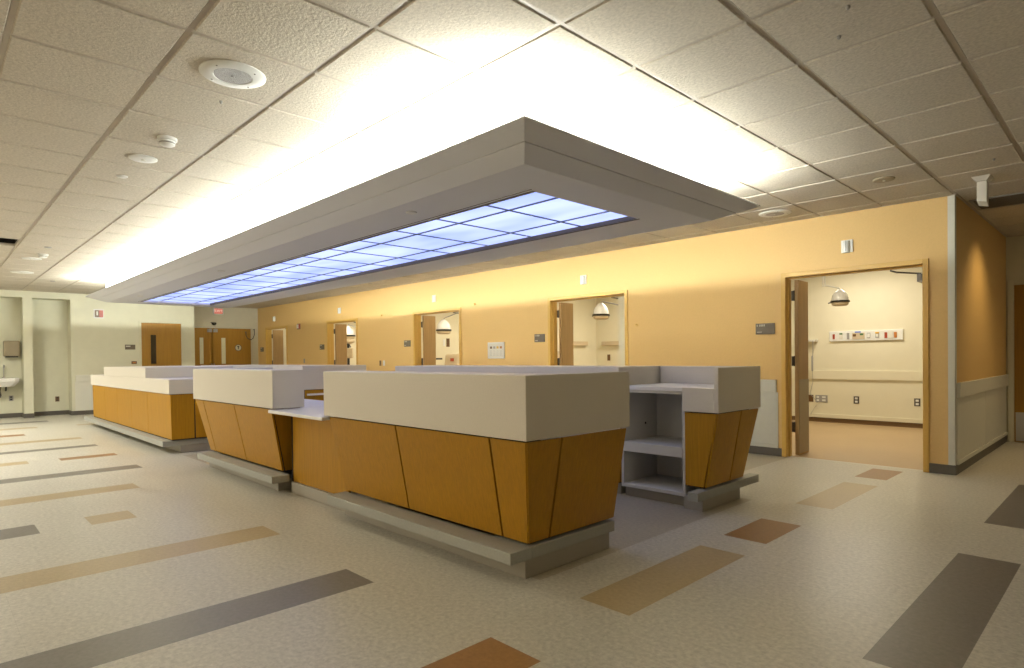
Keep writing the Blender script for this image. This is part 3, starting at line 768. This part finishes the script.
# socket pair
def outlet(x, z, label, mt='brownp', plate='lightplate', w=.07, h=.115, y=WY, axis='y'):
    o = thing('wall_outlet', (x, y, z), label, 'outlet')
    MB(o).box(x-w/2, x+w/2, y-.007, y-.0005, z-h/2, z+h/2).build('plate', M[plate], o, bevel=.001)
    for s in (-1, 1):
        MB(o).box(x-w*.24, x+w*.24, y-.010, y-.0072, z+s*h*.22-h*.13, z+s*h*.22+h*.13).build('receptacle', M[mt], o)
    return o
outlet(-11.645, 1.10, 'brown outlet plate on the yellow wall left of a white switch plate', 'brownp', 'brownp')
outlet(-11.50, 1.10, 'white switch plate on the yellow wall beside a brown outlet', 'plastic', 'plastic')
outlet(-15.35, 1.16, 'small dark outlet on the yellow wall between the two farthest doorways', 'greyplastic', 'greyplastic')
def strobe(x, y, z, axis, label):
    o = thing('wall_mounted_fire_alarm', (x,y,z), label, 'fire alarm')
    if axis == 'y':
        MB(o).box(x-.09, x+.09, y-.012, y-.0005, z-.075, z+.075).build('back_plate', M['brownp'], o, bevel=.003)
        MB(o).box(x-.06, x+.02, y-.045, y-.0125, z-.05, z+.05).build('strobe_lens', M['lightplate'], o, bevel=.006)
        MB(o).box(x+.03, x+.08, y-.03, y-.0125, z-.06, z+.06).build('sounder', M['red'], o, bevel=.004)
    else:
        MB(o).box(x+.0005, x+.010, y-.10, y+.10, z-.11, z+.10).build('back_plate', M['plastic'], o, bevel=.003)
        MB(o).box(x+.0105, x+.05, y-.075, y+.0, z-.085, z+.075).build('housing', M['brownp'], o, bevel=.004)
        MB(o).box(x+.0105, x+.046, y+.002, y+.08, z-.085, z+.075).build('sounder', M['red'], o, bevel=.004)
        MB(o).box(x+.0505, x+.060, y-.052, y-.022, z-.045, z+.045).build('strobe_lens', M['lightplate'], o, bevel=.003)
strobe(-15.64, WY, 2.078, 'y', 'brown and red fire alarm strobe on the yellow wall between the two farthest doorways')
strobe(XW, 2.94, 2.30, 'x', 'white and red fire alarm device high on the pale green end wall')
for (x, z, l) in ((-8.441,2.172,'small sprayhead stub on the lit part of the yellow wall right of the third doorway'),(-11.56,2.14,'small stub on the yellow wall left of the third doorway'),(-4.951,1.633,'small round hole cap on the yellow wall right of the second doorway')):
    o = MB().lathe((x,WY,z), [(.022,-.0005),(.022,-.006),(.012,-.010),(.012,-.03)], axis='y', seg=16).build('wall_stub', M['frame'], smooth=True)
    tag(o, l, 'wall fitting')

# ------------------------------------------------------------------ end wall things
o = thing('exit_sign', (X0+.05, 6.10, 2.59), 'lit red exit sign above the double doors', 'exit sign')
MB(o).box(X0+.0005, X0+.05, 5.965, 6.24, 2.505, 2.695).build('housing', M['plastic'], o, bevel=.004)
fc = MB(o).box(X0+.0505, X0+.054, 5.99, 6.215, 2.525, 2.675).build('face', emis('exit_face', (0.85,0.20,0.12,1), .55), o)
cu = bpy.data.curves.new('exit_text', 'FONT'); cu.body = 'EXIT'; cu.size = .105; cu.extrude = .001; cu.align_x = 'CENTER'; cu.align_y = 'CENTER'
to = bpy.data.objects.new('tmp', cu); COL.objects.link(to)
bpy.context.view_layer.update()
me = bpy.data.meshes.new_from_object(to.evaluated_get(bpy.context.evaluated_depsgraph_get()))
bpy.data.objects.remove(to)
me.transform(Matrix(((0,0,1,0),(1,0,0,0),(0,1,0,0),(0,0,0,1))))
me.materials.clear(); me.materials.append(emis('exit_letters', (1.0,0.75,0.6,1), .8))
t = bpy.data.objects.new('lettering', me); COL.objects.link(t); t.parent = fc; t.location = (X0+.0555-o.location.x, 6.1025-o.location.y, 2.60-o.location.z)
o = thing('dome_camera', (X0, 5.97, 2.27), 'small black half-dome camera between the exit sign and double doors', 'camera')
MB(o).box(X0+.0005, X0+.012, 5.90, 6.04, 2.262, 2.28).build('mounting_plate', M['black'], o)
MB(o).lathe((X0+.07,5.97,2.262), [(.068,0),(.062,-.03),(.045,-.055),(.02,-.068)], seg=24).build('dome', M['glassd'], o, smooth=True)
o = thing('round_door_sign', (X0+.017, 6.645, 1.56), 'round white sign with a dark mark on the right-hand double door', 'sign')
MB(o).lathe((X0+.0175,6.645,1.56), [(.095,0),(.095,.004)], axis='x', seg=32).build('rim', M['darksteel'], o)
MB(o).lathe((X0+.022,6.645,1.56), [(.080,0),(.080,.003)], axis='x', seg=32).build('disc', M['pale'], o)
MB(o).box(X0+.0253, X0+.027, 6.618, 6.672, 1.575, 1.612).box(X0+.0253, X0+.027, 6.633, 6.657, 1.515, 1.574).build('mark', M['black'], o)
o = MB().tube([(X0+.045,6.86,2.02),(X0+.055,6.86,1.92),(X0+.06,6.90,1.84),(X0+.06,6.985,1.79),(X0+.06,7.06,1.84),(X0+.06,7.10,1.95),(X0+.06,7.10,2.10)], .011, 8).tube([(X0+.017,6.86,2.02),(X0+.055,6.86,2.02)], .014, 8).tube([(X0+.0005,7.10,2.10),(X0+.065,7.10,2.10)], .014, 8).build('door_cable', M['black'], smooth=True)
tag(o, 'black door cable hanging in a loop at the right edge of the double doors', 'cable')
o = thing('room_sign', (XW, 3.555, 1.53), 'dark room sign on the pale green wall left of the door with dark slot', 'sign', 'room signs')
MB(o).box(XW+.0005, XW+.010, 3.45, 3.66, 1.475, 1.59).build('plate', M['slate'], o, bevel=.002)
MB(o).box(XW+.0102, XW+.012, 3.465, 3.56, 1.54, 1.565).build('number_line', M['lightplate'], o)
o = thing('door_switch', (XW, 3.63, 1.19), 'small brown door switch under the dark sign on the pale green wall', 'door switch')
MB(o).box(XW+.0005, XW+.02, 3.575, 3.685, 1.13, 1.20).build('housing', M['brownp'], o, bevel=.003)
MB(o).box(XW+.0202, XW+.0225, 3.60, 3.66, 1.15, 1.18).build('face', M['orange'], o)
# niche contents
NX = XW-.42
o = thing('towel_dispenser', (NX, 1.33, 1.46), 'grey paper towel dispenser in the niche above the sink', 'towel dispenser')
MB(o).box(NX+.0005, NX+.20, 1.265, 1.54, 1.33, 1.665).build('housing', M['kick'], o, bevel=.02, seg=3)
MB(o).box(NX+.03, NX+.19, 1.295, 1.51, 1.308, 1.3295).build('outlet_slot', M['black'], o)
o = thing('wall_sink', (NX, 1.18, .8), 'white wall-hung sink in the left niche', 'sink')
m = MB(o)
pts = [(NX+.001,.93),(NX+.42,.95),(NX+.48,1.02),(NX+.50,1.18),(NX+.48,1.42),(NX+.42,1.50),(NX+.001,1.53)]
m.prism(pts, .79, .865)
inn = [(NX+.1,.98),(NX+.36,1.0),(NX+.40,1.18),(NX+.36,1.38),(NX+.1,1.40)]
m2 = [(x*.75+.25*(NX+.2), y*.7+.3*1.18) for x, y in pts]
b0 = len(m.v); m.v += [Vector((x,y,.79)) for x,y in pts] + [Vector((x,y,.68)) for x,y in m2]
n = len(pts)
for i in range(n):
    j = (i+1)%n; m.f.append((b0+j, b0+i, b0+n+i, b0+n+j)); m.m.append(0)
m.f.append(tuple(b0+n+i for i in range(n))); m.m.append(0)
m.build('basin', M['porcelain'], o, bevel=.012, seg=3)
MB(o).prism(inn, .8655, .867).build('bowl_inset', mat('sink_shade', (0.55,0.54,0.50,1), .2), o)
MB(o).tube([(NX+.06,1.27,.866),(NX+.06,1.27,1.10),(NX+.09,1.27,1.14),(NX+.18,1.27,1.13),(NX+.20,1.27,1.08)], .012).lathe((NX+.06,1.27,.866),[(.03,0),(.03,.02)],seg=16).build('faucet', M['steel'], o, smooth=True)
MB(o).tube([(NX+.22,1.2,.68),(NX+.22,1.2,.50),(NX+.12,1.2,.46),(NX+.002,1.2,.46)], .018).build('drain_trap', M['darksteel'], o, smooth=True)
MB(o).tube([(NX+.12,1.30,.68),(NX+.08,1.30,.60),(NX+.03,1.30,.59),(NX+.002,1.30,.59)], .016).build('supply_pipe', M['black'], o, smooth=True)
def xoutlet(x, y, z, label, mt):
    o = thing('wall_outlet', (x,y,z), label, 'outlet')
    MB(o).box(x+.0005, x+.007, y-.038, y+.038, z-.058, z+.058).build('plate', M[mt], o, bevel=.001)
    for s in (-1,1): MB(o).box(x+.0072, x+.010, y-.018, y+.018, z+s*.026-.015, z+s*.026+.015).build('receptacle', M['black'], o)
xoutlet(NX, 1.39, .42, 'grey outlet plate under the sink', 'greyplastic')
xoutlet(NX, 2.20, .36, 'brown outlet low in the empty niche', 'brownp')

# ------------------------------------------------------------------ patient rooms
lamp_src = None
def exam_lamp(x, y, z, arm, label, q=1.0):
    o = thing('exam_lamp', (x,y,z), label, 'exam lamp', 'exam lamps in patient rooms')
    sc = lambda pr: [(r*q, h*q) for r, h in pr]
    MB(o).lathe((x,y,z), sc([(.112,.0),(.110,.03),(.095,.085),(.06,.13),(.03,.155),(.008,.16)]), seg=32).build('dome', M['porcelain'], o, smooth=True)
    MB(o).lathe((x,y,z), sc([(.125,-.028),(.125,-.002),(.113,-.001)]), seg=32).build('rim', M['black'], o, smooth=True)
    MB(o).lathe((x,y,z), sc([(.085,-.075),(.108,-.06),(.112,-.029)]), seg=32).build('diffuser', M['beige'], o, smooth=True)
    MB(o).tube([(x-.16*q,y,z-.03),(x-.12*q,y,z-.02)], .01, 8).build('handle', M['darksteel'], o)
    a = Vector(arm)
    MB(o).tube([(x,y,z+.155*q),(x+a.x*.04,y,z+.18*q),(x+a.x,y+a.y,z+a.z)], .012, 10).build('arm', M['greyplastic' if q > 1.1 else 'lightplate'], o, smooth=True)
    MB(o).tube([(x+a.x,y+a.y,z+a.z-.02),(x+a.x,y+a.y,ZC-.03)], .026, 14).lathe((x+a.x,y+a.y,ZC-.03),[(.10,0),(.10,.028)],seg=24).build('ceiling_post', M['lightplate'], o, smooth=True)
exam_lamp(-3.03, 9.5, 1.965, (-.22,.0,.24), 'white dome exam lamp seen through the rightmost doorway')
exam_lamp(-7.335, 9.5, 2.02, (.75,.0,.07), 'white dome exam lamp seen through the second doorway from the right', 1.35)
exam_lamp(-11.67, 9.0, 1.885, (.85,.0,.42), 'white dome exam lamp seen through the third doorway from the right', 1.5)
exam_lamp(-15.34, 8.5, 1.865, (.75,.0,.12), 'white dome exam lamp seen through the fourth doorway from the right', 1.6)
# headwall unit
o = thing('headwall_panel', (-3.25, Y1, 1.5), 'long white headwall strip with coloured outlets in the rightmost room', 'headwall')
MB(o).box(-3.807, -2.694, Y1-.035, Y1-.0005, 1.418, 1.59).build('housing', M['plastic'], o, bevel=.004)
yy = Y1-.0355
def dev(x, w, z0, z1, c, nm='service_outlet', t=.010, par=None): return MB(o).box(x, x+w, yy-t, yy, z0, z1).build(nm, M[c], par or o, bevel=.001)
k = 1.0/0.93
dev(-3.752,.035,1.455,1.54,'red'); dev(-3.645,.055,1.46,1.56,'lightplate'); dev(-3.64,.045,1.53,1.555,'green',t=.014)
dev(-3.525,.04,1.445,1.555,'greyplastic'); c = dev(-3.44,.19,1.445,1.55,'beige','monitor_bracket'); dev(-3.40,.09,1.553,1.575,'blue','label_tab')
dev(-3.32,.05,1.51,1.54,'green',t=.016); dev(-3.43,.05,1.49,1.53,'brownp',t=.014); dev(-3.215,.05,1.46,1.545,'greyplastic'); dev(-3.21,.04,1.47,1.535,'plastic',t=.014)
dev(-3.09,.055,1.46,1.55,'greyplastic'); dev(-3.09,.055,1.53,1.555,'yellowp',t=.014); dev(-3.08,.035,1.475,1.52,'plastic',t=.015)
dev(-2.955,.04,1.45,1.545,'red'); dev(-2.905,.07,1.445,1.565,'lightplate'); dev(-2.82,.04,1.455,1.545,'orange')
for x, mt, pl, l in ((-4.13,'brownp','brownp','brown outlet low on the back wall by the open door leaf'),(-4.01,'plastic','greyplastic','grey-framed outlet low on the back wall, second from the left'),(-3.91,'plastic','greyplastic','wide grey outlet low on the back wall, third from the left'),
                     (-3.39,'plastic','darksteel','dark-framed outlet low on the back wall at mid width'),(-2.505,'plastic','darksteel','dark-framed outlet low on the back wall at the right jamb')):
    outlet(x, .41, l, mt, pl, .085 if x != -3.91 else .12, .125, y=Y1-.006)
# bracket with hanging cables
o = thing('cable_bracket', (-4.15, Y1, 1.46), 'small wall bracket with thin hanging cords in the rightmost room', 'bracket')
MB(o).box(-4.30, -4.01, Y1-.12, Y1-.0005, 1.42, 1.455).build('shelf', M['lightplate'], o, bevel=.003)
MB(o).tube([(-4.05,Y1-.122,1.44),(-4.05,Y1-.13,1.2),(-4.06,Y1-.13,.98)], .006, 6).lathe((-4.06,Y1-.13,.90),[(.012,0),(.016,.01),(.016,.25),(.01,.27)],seg=10).build('pendant_cord', M['greyplastic'], o, smooth=True)
MB(o).tube([(-4.20,Y1-.122,1.43),(-4.22,Y1-.13,1.15),(-4.16,Y1-.13,.95),(-4.11,Y1-.12,.90)], .004, 6).build('thin_cord', M['lightplate'], o, smooth=True)
MB(o).tube([(-4.06,Y1-.13,.90),(-4.08,Y1-.05,.70),(-4.13,Y1-.05,.50),(-4.0,Y1-.05,.34),(-4.12,Y1-.05,.13)], .004, 6).build('power_cord', M['greyplastic'], o, smooth=True)
# second room: rails on both walls
o = MB().box(-8.9695, -8.87, 10.27, 11.0, 1.445, 1.545).build('wall_shelf', M['beige'], bevel=.01); tag(o, 'short cream wall shelf on the left wall of the second room', 'wall shelf')
o = MB().box(-8.74, -8.0, Y1-.10, Y1-.0005, 1.445, 1.545).build('wall_shelf', M['beige'], bevel=.01); tag(o, 'short cream wall shelf on the back wall of the second room', 'wall shelf')
outlet(-8.60, 1.17, 'brown outlet on the back wall of the second room', 'brownp', 'brownp', .08, .14, y=Y1)
o = thing('notice_holder', (-8.97, 10.0, 1.2), 'pale wall holder with red tag behind the leaf of the second doorway', 'holder')
MB(o).box(-8.9695, -8.93, 9.85, 10.35, 1.02, 1.32).build('board', M['beige'], o, bevel=.005)
MB(o).box(-8.9295, -8.92, 10.10, 10.17, 1.06, 1.24).build('red_tag', M['red'], o)
# third room
o = thing('light_switch', (-12.69, 9.78, 1.60), 'white switch plate beside a brown one on the side wall of the third room', 'switch')
MB(o).box(-12.6895, -12.68, 9.76, 9.82, 1.51, 1.69).build('plate', M['plastic'], o); 
o = thing('light_switch', (-12.69, 9.91, 1.60), 'brown switch plate on the side wall of the third room', 'switch')
MB(o).box(-12.6895, -12.68, 9.87, 9.97, 1.49, 1.71).build('plate', M['brownp'], o)
def chair(x, y, label):
    o = thing('recliner_chair', (x,y,0), label, 'chair')
    MB(o).box(x-.30, x+.30, y-.28, y+.32, .34, .50).build('seat', M['beige'], o, bevel=.05, seg=3)
    MB(o).hexa([(x-.30,y+.24,.45),(x+.30,y+.24,.45),(x+.30,y+.40,.45),(x-.30,y+.40,.45),(x-.27,y+.36,1.30),(x+.27,y+.36,1.30),(x+.27,y+.50,1.30),(x-.27,y+.50,1.30)]).build('backrest', M['beige'], o, bevel=.06, seg=4)
    MB(o).box(x+.0, x+.10, y+.31, y+.335, 1.12, 1.19).build('red_label', M['red'], o)
    for s in (-1,1):
        MB(o).box(x+s*.34-.03, x+s*.34+.03, y-.26, y+.30, .60, .66).tube([(x+s*.34,y-.2,.61),(x+s*.34,y-.2,.03)], .018).tube([(x+s*.34,y+.22,.61),(x+s*.34,y+.22,.03)], .018).build('armrest', M['greyplastic'], o)
    for a in (-1,1):
        for b_ in (-1,1):
            MB(o).lathe((x+a*.34-.012,y+b_*.21,.03), [(.03,0),(.03,.024)], axis='x', seg=14).build('caster', M['black'], o)
chair(-11.34, 8.62, 'beige vinyl chair with red label seen through the third doorway')
o = thing('overbed_table', (-12.2,9.0,0), 'dark-topped overbed table at the left inside the third doorway', 'table')
MB(o).box(-12.58, -11.86, 8.80, 9.10, 1.16, 1.20).build('tabletop', M['black'], o, bevel=.006)
MB(o).box(-12.5, -12.44, 8.87, 8.93, .08, 1.159).build('column', M['steel'], o)
MB(o).box(-12.6, -12.0, 8.84, 8.96, .04, .08).build('foot', M['steel'], o)
# fourth room: equipment column
o = thing('equipment_cart', (-15.33,8.5,0), 'upright equipment column with pale screen seen through the fourth doorway', 'medical cart')
cx, cy = -15.33, 8.5
MB(o).lathe((cx,cy,.02), [(.28,0),(.28,.04),(.05,.09)], seg=24).build('foot', M['greyplastic'], o, smooth=True)
MB(o).tube([(cx,cy,.08),(cx,cy,1.62)], .035, 14).build('column', M['black'], o, smooth=True)
MB(o).box(cx-.28, cx+.36, cy-.09, cy-.04, 1.22, 1.50).build('screen', M['beige'], o, bevel=.03, seg=3)
MB(o).box(cx-.20, cx-.02, cy-.12, cy-.04, 1.52, 1.70).build('control_box', M['black'], o, bevel=.02)
MB(o).lathe((cx+.02,cy,1.62), [(.08,0),(.16,.04),(.17,.09),(.15,.11)], seg=24).build('camera_head', M['beige'], o, smooth=True)
MB(o).tube([(cx,cy-.05,1.60),(cx+.16,cy-.06,1.60),(cx+.24,cy-.06,1.52)], .015, 8).build('side_arm', M['black'], o, smooth=True)
o = thing('hose_bundle', (-17.5,8.9,0), 'dark curved hose hanging in the farthest room', 'hose')
MB(o).tube([(-18.39,8.6,1.35),(-18.25,8.62,1.15),(-18.05,8.66,1.12),(-17.92,8.70,1.22),(-17.86,8.72,1.45)], .03, 10).tube([(-17.86,8.72,1.45),(-17.86,8.72,.0)], .02, 10).build('hose', M['greyplastic'], o, smooth=True)

# ------------------------------------------------------------------ lights
def area(name, loc, sx, sy, power, col, rot=(0,0,0), spread=math.pi):
    L = bpy.data.lights.new(name, 'AREA'); L.shape = 'RECTANGLE'; L.size = sx; L.size_y = sy
    L.energy = power; L.color = col; L.spread = spread
    o = bpy.data.objects.new(name, L); COL.objects.link(o); o.location = loc; o.rotation_euler = rot
    return o
UP = (math.pi, 0, 0)
CW = (.97, 1.0, .93)
zl = zr+.045
PW = 35.0     # W per metre of cove
CL, CWD = RX1-RX0-.4, RY1-RY0-.4
area('cove_light', ((RX0+RX1)/2, RY0+.17, zl), CL, .05, PW*11.2, CW, UP)
area('cove_light', ((RX0+RX1)/2, RY1-.17, zl), CL, .05, PW*11.2, CW, UP)
area('cove_light', (RX1-.17, (RY0+RY1)/2, zl), .05, CWD, PW*2.4, CW, UP)
area('cove_light', (RX0+.17, (RY0+RY1)/2, zl), .05, CWD, PW*2.4, CW, UP)
H = math.pi/2
PO = 12.0
area('cove_light', ((RX0+RX1)/2, RY1-.16, zr+.034), CL, .012, PO*11.2*1.15, CW, (H,0,0))          # towards +y
area('cove_light', ((RX0+RX1)/2, RY0+.16, zr+.034), CL, .012, PO*11.2*.7, CW, (-H,0,0))         # towards -y
area('cove_light', (RX1-.16, (RY0+RY1)/2, zr+.034), .012, CWD, PO*2.4*.4, CW, (0,-H,0))
area('cove_light', (RX0+.16, (RY0+RY1)/2, zr+.034), .012, CWD, PO*2.4*2.6, CW, (0,H,0))
# patient room ceiling lights
for x, p in ((-3.3,60), (-7.1,75), (-10.8,85), (-14.6,80), (-17.7,26)):
    area('room_light', (x+.3, 8.1, ZC-.02), 1.1, .4, p*.40, (1.0,.92,.74))
    area('room_light', (x+.1, 10.3, ZC-.02), 1.1, .6, p*.62, (1.0,.92,.76))
# unseen fill lamps added at ceiling level, around the viewpoint and in the corridor
WARM = (1.0,.82,.56)
for x, y, p in ((-1.5,-2.6,20), (-5.5,-2.4,42), (-9.5,-.6,100), (-13.5,-.2,125), (3.2,1.2,14)):
    area('hall_fill', (x, y, ZC-.02), 1.2, .6, p, WARM if x > -5 else (1.0,.97,.86))
area('hall_fill', (1.6, 9.0, ZC-.02), 1.2, .6, 16, WARM)
# broad low fill added in front of the closed wall behind the viewpoint
for x, p, c in ((-1.0,20,(1.0,.80,.54)), (-6.0,34,(1.0,.82,.58)), (-11.5,24,(1.0,.86,.64))):
    area('south_fill', (x, Y0+.05, 1.25), 3.6, 2.0, p, c, (math.pi/2,0,0))
# downlight washing the corridor side of the yellow wall
o = thing('downlight', (-.62, 8.40, ZC), 'round recessed downlight over the corridor side of the yellow wall', 'ceiling light')
MB(o).lathe((-.62,8.40,ZC), [(.075,-.001),(.075,-.006),(.058,-.010)], seg=28).build('trim_ring', M['plastic'], o, smooth=True)
L = bpy.data.lights.new('downlight_lamp', 'SPOT'); L.energy = 42; L.color = (1.0,.72,.36); L.spot_size = math.radians(110); L.spot_blend = 1.0; L.shadow_soft_size = .03
so = bpy.data.objects.new('downlight_lamp', L); COL.objects.link(so); so.location = (-.62,8.40,ZC-.03); so.rotation_euler = (0, math.radians(14), 0)

for x, y, e, l in ((-17.35,6.05,42,'unseen downlight added to brighten the wall around the double doors'),):  # invented spot and fixture that brighten the recess wall, both out of sight
    o = thing('downlight', (x, y, ZC), l, 'ceiling light')
    MB(o).lathe((x,y,ZC), [(.075,-.001),(.075,-.006),(.058,-.010)], seg=28).build('trim_ring', M['plastic'], o, smooth=True)
    L = bpy.data.lights.new('downlight_lamp', 'SPOT'); L.energy = e; L.color = (1.0,.90,.68); L.spot_size = math.radians(150); L.spot_blend = 1.0; L.shadow_soft_size = .06
    so = bpy.data.objects.new('downlight_lamp', L); COL.objects.link(so); so.location = (x,y,ZC-.03)

w = bpy.data.worlds.new('world'); S.world = w; w.use_nodes = True
w.node_tree.nodes['Background'].inputs[0].default_value = (0.02,0.018,0.015,1)
w.node_tree.nodes['Background'].inputs[1].default_value = 1.0

# ------------------------------------------------------------------ camera
f, cx, cy, yaw, pit, rol = 610.2586, 513.7508, 363.7837, 0.8002, -0.0104, -0.0103
c_, s_ = math.cos(yaw), math.sin(yaw)
fw = Vector((-s_, c_, 0)); rt = Vector((c_, s_, 0)); up = Vector((0,0,1))
f2 = fw*math.cos(pit)+up*math.sin(pit); u2 = up*math.cos(pit)-fw*math.sin(pit)
r3 = rt*math.cos(rol)+u2*math.sin(rol); u3 = u2*math.cos(rol)-rt*math.sin(rol)
cam = bpy.data.cameras.new('camera'); co = bpy.data.objects.new('camera', cam); COL.objects.link(co)
cam.sensor_fit = 'HORIZONTAL'; cam.sensor_width = 36; cam.lens = f/1024*36
cam.shift_x = (512-cx)/1024; cam.shift_y = (cy-334)/1024
cam.clip_start = .05; cam.clip_end = 100
mw = Matrix(((r3.x,u3.x,-f2.x,0),(r3.y,u3.y,-f2.y,0),(r3.z,u3.z,-f2.z,1.1946),(0,0,0,1)))
co.matrix_world = mw
S.camera = co
S.view_settings.view_transform = 'Standard'; S.view_settings.look = 'None'
S.view_settings.exposure = 0.28; S.view_settings.gamma = 1.0
S.view_settings.use_curve_mapping = False
